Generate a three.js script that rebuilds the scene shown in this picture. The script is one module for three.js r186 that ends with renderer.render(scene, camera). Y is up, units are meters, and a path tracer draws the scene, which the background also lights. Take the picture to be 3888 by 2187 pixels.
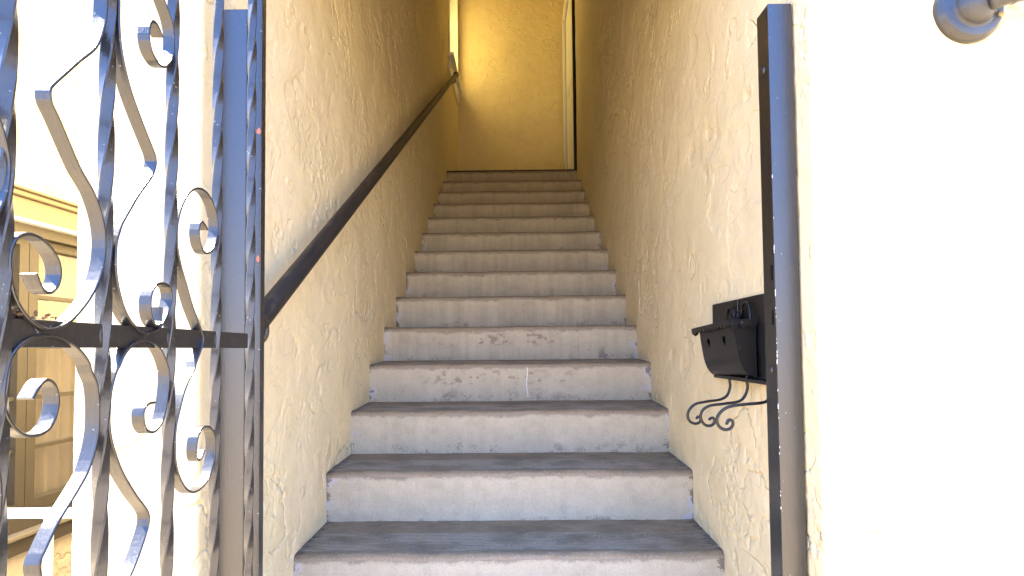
import * as THREE from 'three';
import { mergeGeometries, toCreasedNormals } from 'three/addons/utils/BufferGeometryUtils.js';
import { RoundedBoxGeometry } from 'three/addons/geometries/RoundedBoxGeometry.js';
import { Brush, Evaluator, SUBTRACTION } from 'three-bvh-csg';

// ---------------------------------------------------------------- camera, sky, sun, exposure
const scene = new THREE.Scene();
const renderer = new THREE.WebGLRenderer({ antialias: true });
renderer.toneMapping = THREE.LinearToneMapping;
renderer.toneMappingExposure = 11.4;
renderer.shadowMap.enabled = true;

// shifted wide lens: focal length 551.4 px at 1024 px width, optical axis 328.7 px below the top edge
const FOCAL = 551.4, AXIS = 328.7;
const camera = new THREE.PerspectiveCamera(2 * Math.atan(AXIS / FOCAL) * 180 / Math.PI, 1024 / (2 * AXIS), 0.02, 600);
camera.setViewOffset(1024, 2 * AXIS, 0, 0, 1024, 576);
camera.position.set(0.033, 1.1353, 1.1);
camera.rotation.order = 'YXZ';
camera.rotation.set(0.03537, 0.00876, -0.00973);
scene.add(camera);

// clear blue sky: one smooth gradient with elevation and a pale aureole round the sun
const sunDir = new THREE.Vector3(-0.47, 0.88, -0.03).normalize();
{
  const w = 256, h = 128, data = new Float32Array(w * h * 4), d = new THREE.Vector3();
  for (let j = 0; j < h; j++) for (let i = 0; i < w; i++) {
    const phi = (i + 0.5) / w * 2 * Math.PI, el = ((j + 0.5) / h - 0.5) * Math.PI;
    d.set(Math.cos(el) * Math.cos(phi - Math.PI), Math.sin(el), Math.cos(el) * Math.sin(phi - Math.PI));
    const s = Math.max(0, Math.sin(el)), a = 1 - Math.pow(1 - s, 5), g = Math.pow(Math.max(0, d.dot(sunDir)), 24) * 0.25, k = (j * w + i) * 4;
    data[k] = 0.50 * (1 - a) + 0.085 * a + g;
    data[k + 1] = 0.53 * (1 - a) + 0.205 * a + g;
    data[k + 2] = 0.56 * (1 - a) + 0.56 * a + g * 0.95;
    data[k + 3] = 1;
  }
  const sky = new THREE.DataTexture(data, w, h, THREE.RGBAFormat, THREE.FloatType);
  sky.mapping = THREE.EquirectangularReflectionMapping; sky.magFilter = THREE.LinearFilter; sky.needsUpdate = true;
  scene.background = sky; scene.environment = sky;
}
const sun = new THREE.DirectionalLight(new THREE.Color().setRGB(1, 0.9, 0.74), 5);
sun.position.copy(sunDir).multiplyScalar(30); sun.target.position.set(0, 0, 0);
sun.shadow.mapSize.set(4096, 4096);
Object.assign(sun.shadow.camera, { left: -12, right: 12, top: 12, bottom: -12, near: 1, far: 70 });
scene.add(sun, sun.target);

// ---------------------------------------------------------------- small tools
let seed = 20240611;
const rnd = () => { seed = (seed + 0x6d2b79f5) | 0; let t = Math.imul(seed ^ (seed >>> 15), 1 | seed); t = (t + Math.imul(t ^ (t >>> 7), 61 | t)) ^ t; return ((t ^ (t >>> 14)) >>> 0) / 4294967296; };
const rr = (a, b) => a + (b - a) * rnd();
const clamp = (v, a = 0, b = 1) => Math.min(b, Math.max(a, v));
const sm = (a, b, v) => { const t = clamp((v - a) / (b - a)); return t * t * (3 - 2 * t); };
const mix = (a, b, t) => a + (b - a) * t;
// periodic value noise on an n x n field with `cells` cells per side
function noiseField(n, cells, octaves = 3) {
  const out = new Float32Array(n * n); let amp = 1, sum = 0;
  for (let o = 0; o < octaves; o++) {
    const c = cells << o, lat = new Float32Array(c * c); for (let i = 0; i < c * c; i++) lat[i] = rnd() * 2 - 1;
    const ix = new Int32Array(n), fx = new Float32Array(n);
    for (let x = 0; x < n; x++) { const p = x / n * c, i = Math.floor(p), f = p - i; ix[x] = i % c; fx[x] = f * f * f * (f * (f * 6 - 15) + 10); }
    for (let y = 0; y < n; y++) {
      const r0 = ix[y] * c, r1 = ((ix[y] + 1) % c) * c, fy = fx[y];
      for (let x = 0; x < n; x++) {
        const a = ix[x], b = (a + 1) % c, f = fx[x];
        const p = lat[r0 + a] + (lat[r0 + b] - lat[r0 + a]) * f, q = lat[r1 + a] + (lat[r1 + b] - lat[r1 + a]) * f;
        out[y * n + x] += amp * (p + (q - p) * fy);
      }
    }
    sum += amp; amp *= 0.5;
  }
  for (let i = 0; i < out.length; i++) out[i] /= sum * 0.6;
  return out;
}
const NF = 1024, N4 = noiseField(NF, 4), N12 = noiseField(NF, 12), N40 = noiseField(NF, 40), N160 = noiseField(NF, 160, 2);
const at = (f, u, v) => { let x = Math.floor(u * NF) % NF, y = Math.floor(v * NF) % NF; if (x < 0) x += NF; if (y < 0) y += NF; return f[y * NF + x]; };
const toByte = (v) => Math.max(0, Math.min(255, Math.round(255 * (v <= 0.0031308 ? v * 12.92 : 1.055 * Math.pow(v, 1 / 2.4) - 0.055))));
function dataMap(w, h, data, srgb) {
  const t = new THREE.DataTexture(data, w, h, THREE.RGBAFormat);
  t.wrapS = t.wrapT = THREE.RepeatWrapping; t.magFilter = THREE.LinearFilter; t.minFilter = THREE.LinearFilter;
  if (srgb) t.colorSpace = THREE.SRGBColorSpace; t.needsUpdate = true; return t;
}
function colourMap(w, h, fn) {                                       // fn(u, v) -> linear [r, g, b]
  const d = new Uint8Array(w * h * 4);
  for (let y = 0, k = 0; y < h; y++) for (let x = 0; x < w; x++, k += 4) { const c = fn(x / w, y / h, x, y); d[k] = toByte(c[0]); d[k + 1] = toByte(c[1]); d[k + 2] = toByte(c[2]); d[k + 3] = 255; }
  return dataMap(w, h, d, true);
}
function greyMap(w, h, fn) {
  const d = new Uint8Array(w * h * 4);
  for (let y = 0, k = 0; y < h; y++) for (let x = 0; x < w; x++, k += 4) { d[k] = d[k + 1] = d[k + 2] = Math.round(255 * clamp(fn(x / w, y / h, x, y))); d[k + 3] = 255; }
  return dataMap(w, h, d, false);
}
const taken = {};
function numbered(n) { taken[n] = (taken[n] ?? -1) + 1; return taken[n] ? n + '_' + String(taken[n]).padStart(3, '0') : n; }
function thing(name, label, category, group) { const g = new THREE.Group(); g.name = numbered(name); g.userData = { label, category }; if (group) g.userData.group = group; scene.add(g); return g; }
function part(name, geo, mat, parent, label) { const m = new THREE.Mesh(Array.isArray(geo) ? mergeGeometries(geo.map((q) => plain(q))) : geo, mat); m.name = name; if (label) m.userData.label = label; parent.add(m); return m; }
function sub(name, parent) { const g = new THREE.Group(); g.name = name; parent.add(g); return g; }
const plain = (g) => { const q = g.index ? g.toNonIndexed() : g; for (const k of Object.keys(q.attributes)) if (!['position', 'normal', 'uv'].includes(k)) q.deleteAttribute(k); return q; };
function boxUV(g) {                                                   // uv in metres from the dominant axis
  const q = g.index ? g.toNonIndexed() : g, p = q.attributes.position, n = q.attributes.normal, uv = new Float32Array(p.count * 2);
  for (let i = 0; i < p.count; i++) {
    const ax = Math.abs(n.getX(i)), ay = Math.abs(n.getY(i)), az = Math.abs(n.getZ(i));
    const [u, v] = ax >= ay && ax >= az ? [p.getZ(i), p.getY(i)] : ay >= az ? [p.getX(i), p.getZ(i)] : [p.getX(i), p.getY(i)];
    uv[2 * i] = u; uv[2 * i + 1] = v;
  }
  q.setAttribute('uv', new THREE.BufferAttribute(uv, 2)); return q;
}
const box = (x0, x1, y0, y1, z0, z1, r = 0) => {
  const g = r ? new RoundedBoxGeometry(x1 - x0, y1 - y0, z1 - z0, 3, r) : new THREE.BoxGeometry(x1 - x0, y1 - y0, z1 - z0);
  g.translate((x0 + x1) / 2, (y0 + y1) / 2, (z0 + z1) / 2); return boxUV(g);
};
const curveOf = (pts) => new THREE.CatmullRomCurve3(pts.map((p) => new THREE.Vector3(...p)), false, 'centripetal');
const tube = (pts, r, seg = 60, rad = 10) => { const c = curveOf(pts), g = [new THREE.TubeGeometry(c, seg, r, rad, false)]; for (const t of [0, 1]) { const s = new THREE.SphereGeometry(r, rad, 6); s.translate(...c.getPoint(t).toArray()); g.push(s); } return mergeGeometries(g.map(plain)); };

// ---------------------------------------------------------------- materials
// trowelled stucco: overlapping strokes with thin raised lips, rough crumbs where a stroke ran dry (height in metres, tile 2.4 m)
const TILE = 2.4, TS = 2048, TH = new Float32Array(TS * TS);
{
  for (let y = 0; y < TS; y++) for (let x = 0; x < TS; x++) TH[y * TS + x] = 0.0022 * N4[(y >> 1) * NF + (x >> 1)] + 0.0009 * N12[(y >> 1) * NF + (x >> 1)];
  const px = TS / TILE;
  for (let k = 0; k < 900; k++) {
    const big = k < 190, cx = rnd() * TS, cy = rnd() * TS, L = (big ? rr(0.14, 0.32) : rr(0.03, 0.11)) * px, B = (big ? rr(0.08, 0.2) : rr(0.018, 0.06)) * px, an = rr(-0.7, 0.7) + (rnd() < 0.35 ? Math.PI / 2 : 0) + (rnd() < 0.5 ? Math.PI : 0);
    const ca = Math.cos(an), sa = Math.sin(an), R = Math.ceil(Math.max(L, B) * 1.5), lift = rr(0.0003, 0.0012), lip = big ? rr(0.0010, 0.0030) : rnd() < 0.6 ? rr(0.0010, 0.0030) : 0.0004, ox = rnd(), oy = rnd(), crumb = rnd() < 0.22 ? rr(0.0008, 0.002) : 0, edge = rr(0.02, 0.06), calm = 0.15 + 0.85 * sm(-0.35, 0.55, at(N4, cx / TS + 0.21, cy / TS + 0.43));
    for (let j = -R; j <= R; j++) for (let i = -R; i <= R; i++) {
      const a = (i * ca + j * sa) / L, b = (-i * sa + j * ca) / B, q = a * a + b * b; if (q > 2) continue;
      const X = ((Math.round(cx + i) % TS) + TS) % TS, Y = ((Math.round(cy + j) % TS) + TS) % TS, id = Y * TS + X, u = X / TS + ox, v = Y / TS + oy;
      const w = 1 - q + 0.55 * at(N12, u, v) + 0.25 * at(N40, u, v); if (w < -0.15) continue;
      const front = sm(big ? -0.1 : 0.25, 0.85, a), al = sm(0, mix(0.5, edge, front), w);
      TH[id] += al * lift * mix(0.2, 1, front);
      const m = at(N12, v + 0.3, u + 0.7);
      TH[id] += calm * lip * front * Math.exp(-Math.pow((w - 0.09) / (big ? 0.045 : 0.08), 2)) * sm(-0.1, 0.35, m);
      if (crumb) TH[id] += crumb * sm(0.05, 0.5, w) * sm(0.1, 0.7, at(N40, u + 0.2, v)) * at(N160, u, v);
    }
  }
  for (let y = 0; y < TS; y++) for (let x = 0; x < TS; x++) TH[y * TS + x] += 0.00018 * N160[(y & 1023) * NF + (x & 1023)] + 0.00005 * (rnd() - 0.5);
}
let hMin = 1e9, hMax = -1e9; for (const v of TH) { if (v < hMin) hMin = v; if (v > hMax) hMax = v; }
const stuccoAt = (u, y) => { const fx = u / TILE - Math.floor(u / TILE), fy = y / TILE - Math.floor(y / TILE); return TH[Math.min(TS - 1, Math.floor(fy * TS)) * TS + Math.min(TS - 1, Math.floor(fx * TS))]; };
const stuccoBump = greyMap(TS, TS, (u, v, x, y) => (TH[y * TS + x] - hMin) / (hMax - hMin));
function stuccoColour(c) {                                           // one cream paint with faint patches and grain
  return colourMap(1024, 1024, (u, v) => {
    const k = 1 + 0.05 * at(N4, u, v) + 0.03 * at(N40, u, v) + 0.02 * at(N160, u, v);
    return [c[0] * k, c[1] * k, c[2] * k * (1 - 0.03 * at(N12, v, u))];
  });
}
const STUCCO = [0.70, 0.585, 0.345];
const mStucco = new THREE.MeshStandardMaterial({ map: stuccoColour(STUCCO), bumpMap: stuccoBump, bumpScale: (hMax - hMin) * 1.3, roughness: 0.82, vertexColors: true });
const strokes = greyMap(512, 512, (u, v) => 0.5 + 0.22 * at(N160, u * 1.3, v * 0.12) + 0.16 * at(N40, u, v * 0.2) + 0.2 * at(N40, u, v));
strokes.repeat.set(6, 6);
const paintCol = (c, chip) => { const t = colourMap(512, 512, (u, v) => { const s = at(N160, u * 0.5, v * 0.5), d = sm(0.25, 0.9, at(N40, u + 0.3, v)); const w = s > chip ? 1 : 0; return [mix(c[0] * (1 + 0.3 * d), 0.24, w), mix(c[1] * (1 + 0.28 * d), 0.25, w), mix(c[2] * (1 + 0.22 * d), 0.24, w)]; }); t.repeat.set(3, 3); return t; };
const mIron = new THREE.MeshPhysicalMaterial({ map: paintCol([0.006, 0.0058, 0.006], 1.36), bumpMap: strokes, bumpScale: 0.00035, roughness: 0.43, ior: 1.62, clearcoat: 0.5, clearcoatRoughness: 0.2 });
const mPost = new THREE.MeshPhysicalMaterial({ map: paintCol([0.005, 0.005, 0.0055], 1.46), bumpMap: strokes, bumpScale: 0.00025, roughness: 0.36, ior: 1.68, clearcoat: 0.5, clearcoatRoughness: 0.26 });
const mBoxIron = new THREE.MeshPhysicalMaterial({ map: paintCol([0.005, 0.0046, 0.0046], 1.42), roughness: 0.34, ior: 1.5, bumpMap: strokes, bumpScale: 0.0001 });
const mGlossBlack = new THREE.MeshPhysicalMaterial({ color: new THREE.Color().setRGB(0.006, 0.0058, 0.0055), roughness: 0.06, ior: 1.6, clearcoat: 0.5, clearcoatRoughness: 0.06, bumpMap: strokes, bumpScale: 0.0004 });
const mPrimer = new THREE.MeshStandardMaterial({ color: new THREE.Color().setRGB(0.36, 0.12, 0.07), roughness: 0.8 });
const woodCol = colourMap(512, 512, (u, v) => { const g = 1 + 0.25 * at(N160, u * 3, v * 0.07) + 0.2 * at(N12, u, v * 0.4), w = sm(0.5, 1.1, at(N12, u * 2, v * 0.9 + 0.4) + 0.3 * at(N40, u, v * 0.3)); return [mix(0.017 * g, 0.06, w), mix(0.014 * g, 0.048, w), mix(0.012 * g, 0.034, w)]; });
const mRail = new THREE.MeshStandardMaterial({ map: woodCol, roughness: 0.55, bumpMap: strokes, bumpScale: 0.0003 });
const mWhitePaint = new THREE.MeshStandardMaterial({ color: new THREE.Color().setRGB(0.78, 0.76, 0.71), roughness: 0.4, bumpMap: strokes, bumpScale: 0.0003 });
const tanCol = colourMap(256, 256, (u, v) => { const g = 1 + 0.06 * at(N12, u, v) + 0.05 * at(N160, u, v * 0.2); return [0.085 * g, 0.068 * g, 0.038 * g]; });
const mTan = new THREE.MeshStandardMaterial({ map: tanCol, roughness: 0.5, bumpMap: strokes, bumpScale: 0.0003 });
const mTanLight = new THREE.MeshStandardMaterial({ color: new THREE.Color().setRGB(0.25, 0.205, 0.115), roughness: 0.6 });
const mFrosted = new THREE.MeshPhysicalMaterial({ color: new THREE.Color().setRGB(0.9, 0.79, 0.45), roughness: 0.75, transmission: 1, thickness: 0, ior: 1.45 });  // amber tint added so light through this pane turns the upper stairwell golden
const mGlass = new THREE.MeshPhysicalMaterial({ color: 0xffffff, roughness: 0.03, transmission: 1, thickness: 0, ior: 1.5 });
const mCurtain = new THREE.MeshStandardMaterial({ color: new THREE.Color().setRGB(0.27, 0.235, 0.175), roughness: 0.95, side: THREE.DoubleSide });
const groundCol = colourMap(1024, 1024, (u, v) => { const g = 1 + 0.1 * at(N12, u, v) + 0.1 * at(N160, u, v) + 0.06 * at(N4, u, v); return [0.30 * g, 0.235 * g, 0.15 * g]; });
const mGround = new THREE.MeshStandardMaterial({ map: groundCol, roughness: 0.92 });
const mBlackStrip = new THREE.MeshStandardMaterial({ color: new THREE.Color().setRGB(0.012, 0.011, 0.01), roughness: 0.8 });
const mLitter = new THREE.MeshStandardMaterial({ color: new THREE.Color().setRGB(0.09, 0.05, 0.022), roughness: 0.95, side: THREE.DoubleSide });

// ---------------------------------------------------------------- ground
const RISE = 0.178, RUN = 0.27912, NOSE = -0.5386, HALF = 0.6326;
{
  const g = new THREE.PlaneGeometry(500, 500, 1, 1); g.rotateX(-Math.PI / 2);
  for (let i = 0; i < 4; i++) g.attributes.uv.setXY(i, g.attributes.uv.getX(i) * 200, g.attributes.uv.getY(i) * 200);
  const m = new THREE.Mesh(g, mGround); m.name = 'ground'; m.userData = { kind: 'structure', label: 'pale sunlit concrete ground in front of the stairway', category: 'ground' }; scene.add(m);
}

// ---------------------------------------------------------------- stucco building round the stairs
// a sheet swept along a plan path; displaced by the trowel marks along its outward normal
function planPath(pts, step, arc = 0.006) {                           // pts: [x, z, radius]; the outward side is on the right of travel
  const out = [], V = (a, b) => [b[0] - a[0], b[1] - a[1]]; let u = 0, last = null;
  const put = (x, z) => { if (last) u += Math.hypot(x - last[0], z - last[1]); last = [x, z]; out.push({ x, z, u }); };
  for (let i = 0; i < pts.length; i++) {
    const p = pts[i]; let from = i ? last : null;
    if (i === 0) { put(p[0], p[1]); continue; }
    const r = i < pts.length - 1 ? p[2] || 0 : 0, d = V(pts[i - 1], p), l = Math.hypot(...d), e = [p[0] - d[0] / l * r, p[1] - d[1] / l * r];
    const len = Math.hypot(e[0] - from[0], e[1] - from[1]), st = p[3] || step, n = Math.max(1, Math.round(len / st)), f = [...from];
    for (let k = 1; k <= n; k++) put(mix(f[0], e[0], k / n), mix(f[1], e[1], k / n));
    if (r) { const d2 = V(p, pts[i + 1]), l2 = Math.hypot(...d2), s = [p[0] + d2[0] / l2 * r, p[1] + d2[1] / l2 * r], m = Math.max(3, Math.round(r * 1.57 / arc)); for (let k = 1; k <= m; k++) { const t = k / m, a = (1 - t) * (1 - t), b = 2 * t * (1 - t), c = t * t; put(a * e[0] + b * p[0] + c * s[0], a * e[1] + b * p[1] + c * s[1]); } }
  }
  for (let i = 0; i < out.length; i++) { const a = out[Math.max(0, i - 1)], b = out[Math.min(out.length - 1, i + 1)], dx = b.x - a.x, dz = b.z - a.z, l = Math.hypot(dx, dz); out[i].nx = -dz / l; out[i].nz = dx / l; }
  return out;
}
const rowsOf = (spec, marks = []) => { const out = [spec[0][0]]; for (let i = 1; i < spec.length; i++) { const [a] = spec[i - 1], [b, st] = spec[i], n = Math.round((b - a) / st); for (let k = 1; k <= n; k++) out.push(a + (b - a) * k / n); } for (const m of marks) { let best = 0; out.forEach((v, i) => { if (Math.abs(v - m) < Math.abs(out[best] - m)) best = i; }); out[best] = m; } return out; };
function sheet(path, rows, { hole, u0 = 0, amp = 1, stain } = {}) {
  const n = path.length, m = rows.length, P = new Float32Array(n * m * 3), U = new Float32Array(n * m * 2), C = new Float32Array(n * m * 3).fill(1), idx = [];
  const mid = (hMin + hMax) / 2;
  for (let j = 0, k = 0; j < m; j++) for (let i = 0; i < n; i++, k++) {
    const p = path[i], y = rows[j], d = amp * (stuccoAt(p.u + u0, y) - mid);
    P[3 * k] = p.x + p.nx * d; P[3 * k + 1] = y; P[3 * k + 2] = p.z + p.nz * d;
    U[2 * k] = (p.u + u0) / TILE; U[2 * k + 1] = y / TILE;
    if (stain) { const c = stain(p, y); C[3 * k] = c[0]; C[3 * k + 1] = c[1]; C[3 * k + 2] = c[2]; }
  }
  for (let j = 0; j < m - 1; j++) for (let i = 0; i < n - 1; i++) {
    if (hole && hole((path[i].x + path[i + 1].x) / 2, (rows[j] + rows[j + 1]) / 2, (path[i].z + path[i + 1].z) / 2)) continue;
    const a = j * n + i, b = a + 1, c = a + n, d = c + 1; idx.push(a, b, c, b, d, c);
  }
  const g = new THREE.BufferGeometry();
  g.setAttribute('position', new THREE.BufferAttribute(P, 3)); g.setAttribute('uv', new THREE.BufferAttribute(U, 2)); g.setAttribute('color', new THREE.BufferAttribute(C, 3)); g.setIndex(idx); g.computeVertexNormals();
  return g;
}
function flatGrid(o, du, dv, nu, nv, u0) {                            // a displaced rectangle: origin, two edge vectors
  const n = new THREE.Vector3(...du).cross(new THREE.Vector3(...dv)).normalize(), lu = Math.hypot(...du), lv = Math.hypot(...dv), mid = (hMin + hMax) / 2;
  const P = [], U = [], C = [], idx = [];
  for (let j = 0; j <= nv; j++) for (let i = 0; i <= nu; i++) {
    const s = i / nu, t = j / nv, d = stuccoAt(s * lu + u0, t * lv + u0) - mid;
    P.push(o[0] + du[0] * s + dv[0] * t + n.x * d, o[1] + du[1] * s + dv[1] * t + n.y * d, o[2] + du[2] * s + dv[2] * t + n.z * d); U.push((s * lu + u0) / TILE, (t * lv + u0) / TILE); C.push(1, 1, 1);
  }
  for (let j = 0; j < nv; j++) for (let i = 0; i < nu; i++) { const a = j * (nu + 1) + i, c = a + nu + 1; idx.push(a, a + 1, c, a + 1, c + 1, c); }
  const g = new THREE.BufferGeometry(); g.setAttribute('position', new THREE.Float32BufferAttribute(P, 3)); g.setAttribute('uv', new THREE.Float32BufferAttribute(U, 2)); g.setAttribute('color', new THREE.Float32BufferAttribute(C, 3)); g.setIndex(idx); g.computeVertexNormals(); return g;
}
const BACK = -5.3, CEIL = 5.45, TOP = 5.9, LINTEL = 2.5, LAND = 16 * RISE;
const house = thing('stucco_house', 'cream trowelled stucco house with an open stairway between its walls', 'house');
{
  const W0 = -5.22, W1 = -4.40, WY0 = 4.13, WY1 = 5.3;              // stairway window in the left wall
  const holeL = (x, y, z) => z > W0 && z < W1 && y > WY0 && y < WY1;
  const pathL = planPath([[-HALF, BACK], [-HALF, W0], [-HALF, W1], [-HALF, -0.3], [-HALF, -0.045, 0.014], [-0.895, -0.045, 0.014], [-0.895, -2.5], [-0.895, W1, 0, 0.1], [-0.895, W0, 0, 0.1], [-0.895, BACK - 0.2, 0, 0.1]].map((p) => [p[0], p[1], p[2] || 0, p[3]]), 0.011, 0.005);
  const split = (path, test) => path.findIndex(test), cutL = split(pathL, (p) => p.z > -0.3001), heights = (marks) => rowsOf([[0], [0.45, 0.05], [3.4, 0.0115], [TOP, 0.017]], marks);
  part('stair_wall', sheet(pathL.slice(0, cutL + 1), heights([WY0, WY1]), { hole: holeL, u0: 0.3 }), mStucco, house, 'cream trowelled stucco wall carrying the dark handrail');
  part('front_wall', sheet(pathL.slice(cutL), heights([WY0, WY1]), { hole: holeL, u0: 0.3, amp: 0.6 }), mStucco, house, 'narrow cream stucco pier behind the open gate');
  const D0 = -5.19, D1 = -4.27, DY1 = 4.93;                          // landing door in the right wall
  const holeR = (x, y, z) => z > D0 && z < D1 && y > LAND && y < DY1 && x < 1;
  const pathR = planPath([[6, 0], [2.2, 0], [1.3, 0], [HALF, 0, 0.012], [HALF, -0.088], [HALF, D1], [HALF, D0], [HALF, BACK]].map((p, i) => [p[0], p[1], p[2] || 0, i < 2 ? 0.08 : undefined]), 0.011, 0.005).map((p) => p);
  const rust = (p, y) => {
    let c = [1, 1, 1]; if (p.x > HALF + 0.01) return c;   // rust runs below the letter box
    for (const [z, w, len] of [[-0.375, 0.008, 0.1], [-0.33, 0.006, 0.05], [-0.265, 0.01, 0.12], [-0.23, 0.007, 0.06]]) {
      const d = Math.abs(p.z - z + 0.004 * at(N40, y * 1.3, z)) / w, t = 1.045 - y; if (t > -0.01 && t < len && d < 1) { const q = (1 - d) * sm(len, len * 0.3, t) * (0.65 + 0.35 * at(N40, p.z * 3, y)); c = [c[0] * (1 - 0.12 * q), c[1] * (1 - 0.38 * q), c[2] * (1 - 0.68 * q)]; }
    }
    return c;
  };
  const cutR = split(pathR, (p) => p.z < -0.0879);
  part('front_wall', sheet(pathR.slice(0, cutR + 1), heights([LAND, DY1]), { u0: 7.1, amp: 0.5 }), mStucco, house, 'broad cream stucco street front with the wall lamp');
  part('stair_wall', sheet(pathR.slice(cutR), heights([LAND, DY1]), { hole: holeR, u0: 7.1, stain: rust }), mStucco, house, 'cream trowelled stucco wall with the letter box');
  part('back_wall', flatGrid([-HALF, LAND - 0.1, BACK], [2 * HALF, 0, 0], [0, CEIL - LAND + 0.1, 0], 120, 240, 1.13), mStucco, house);
  part('ceiling', flatGrid([-HALF - 0.02, CEIL, BACK], [2 * HALF + 0.04, 0, 0], [0, 0, -BACK - 0.15], 60, 200, 0.4).rotateX(0), mStucco, house);
  // wall over the doorway, with its soffit
  const lint = [flatGrid([-HALF - 0.03, LINTEL, -0.02], [2 * HALF + 0.06, 0, 0], [0, TOP - LINTEL, 0], 60, 120, 0.9), flatGrid([-HALF - 0.03, LINTEL, -0.24], [2 * HALF + 0.06, 0, 0], [0, 0, 0.22], 60, 10, 0.9), flatGrid([HALF + 0.03, LINTEL, -0.24], [-2 * HALF - 0.06, 0, 0], [0, TOP - LINTEL, 0], 60, 60, 0.2)];
  part('lintel', mergeGeometries(lint), mStucco, house);
  const flat = (g) => { const c = new Float32Array(g.attributes.position.count * 3).fill(1); g.setAttribute('color', new THREE.BufferAttribute(c, 3)); const uv = g.attributes.uv; for (let i = 0; i < uv.count; i++) uv.setXY(i, uv.getX(i) / TILE, uv.getY(i) / TILE); return g; };
  part('rear_wall', flat(box(-0.895, 6, 0, TOP, BACK - 0.22, BACK - 0.015)), mStucco, house);
  part('end_wall', flat(box(5.8, 6, 0, TOP, BACK, -0.006)), mStucco, house);
  part('roof', box(-0.93, 6.05, TOP + 0.002, TOP + 0.14, BACK - 0.25, 0.03), mTanLight, house);
  // stairway window
  const win = sub('window', house), wx = -0.76;
  const ring = (x0, x1, t) => [box(x0, x1, WY0, WY0 + t, W0, W1), box(x0, x1, WY1 - t, WY1, W0, W1), box(x0, x1, WY0 + t, WY1 - t, W0, W0 + t), box(x0, x1, WY0 + t, WY1 - t, W1 - t, W1)];
  part('window_frame', ring(-0.899, -0.622, 0.028), mWhitePaint, win);
  part('sash', [box(wx - 0.02, wx + 0.02, WY0 + 0.03, WY0 + 0.075, W0 + 0.03, W1 - 0.03), box(wx - 0.02, wx + 0.02, WY0 + 0.6, WY0 + 0.635, W0 + 0.03, W1 - 0.03), box(wx - 0.02, wx + 0.02, WY0 + 0.075, WY1 - 0.03, W0 + 0.03, W0 + 0.07), box(wx - 0.02, wx + 0.02, WY0 + 0.075, WY1 - 0.03, W1 - 0.07, W1 - 0.03)], mWhitePaint, win);
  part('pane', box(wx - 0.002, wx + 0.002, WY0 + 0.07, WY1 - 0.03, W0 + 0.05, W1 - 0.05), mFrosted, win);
  part('window_sill', box(-0.68, -0.575, WY0 - 0.03, WY0 - 0.002, W0 - 0.04, W1 + 0.05, 0.006), mWhitePaint, win);
  part('apron', box(-0.634, -0.612, WY0 - 0.17, WY0 - 0.032, W0 - 0.02, W1 + 0.03, 0.004), mWhitePaint, win);
  // landing door
  const door = sub('door', house);
  part('door_panel', [box(HALF + 0.002, HALF + 0.04, LAND + 0.012, DY1 - 0.004, D0 + 0.004, D1 - 0.004), box(HALF - 0.004, HALF + 0.002, LAND + 0.25, LAND + 0.95, D0 + 0.16, D1 - 0.16, 0.002), box(HALF - 0.004, HALF + 0.002, LAND + 1.1, DY1 - 0.2, D0 + 0.16, D1 - 0.16, 0.002)], mWhitePaint, door);
  part('door_casing', [box(HALF - 0.032, HALF - 0.001, LAND + 0.01, DY1 + 0.07, D0 - 0.07, D0 - 0.001, 0.004), box(HALF - 0.032, HALF - 0.001, LAND + 0.01, DY1 + 0.07, D1 + 0.001, D1 + 0.075, 0.004), box(HALF - 0.032, HALF - 0.001, DY1 + 0.001, DY1 + 0.07, D0, D1, 0.004)], mWhitePaint, door);
  part('shadow_gap_strip', box(HALF - 0.03, HALF - 0.001, LAND + 0.01, DY1 + 0.06, D1 + 0.0765, D1 + 0.1, 0.003), mBlackStrip, door);  // dark strip stands in for the shadowed gap between casing and wall
  for (const y of [LAND + 0.3, LAND + 1.35]) part('hinge', box(HALF - 0.012, HALF + 0.001, y, y + 0.09, D1 - 0.014, D1 - 0.002, 0.003), mTanLight, door);
}

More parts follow.
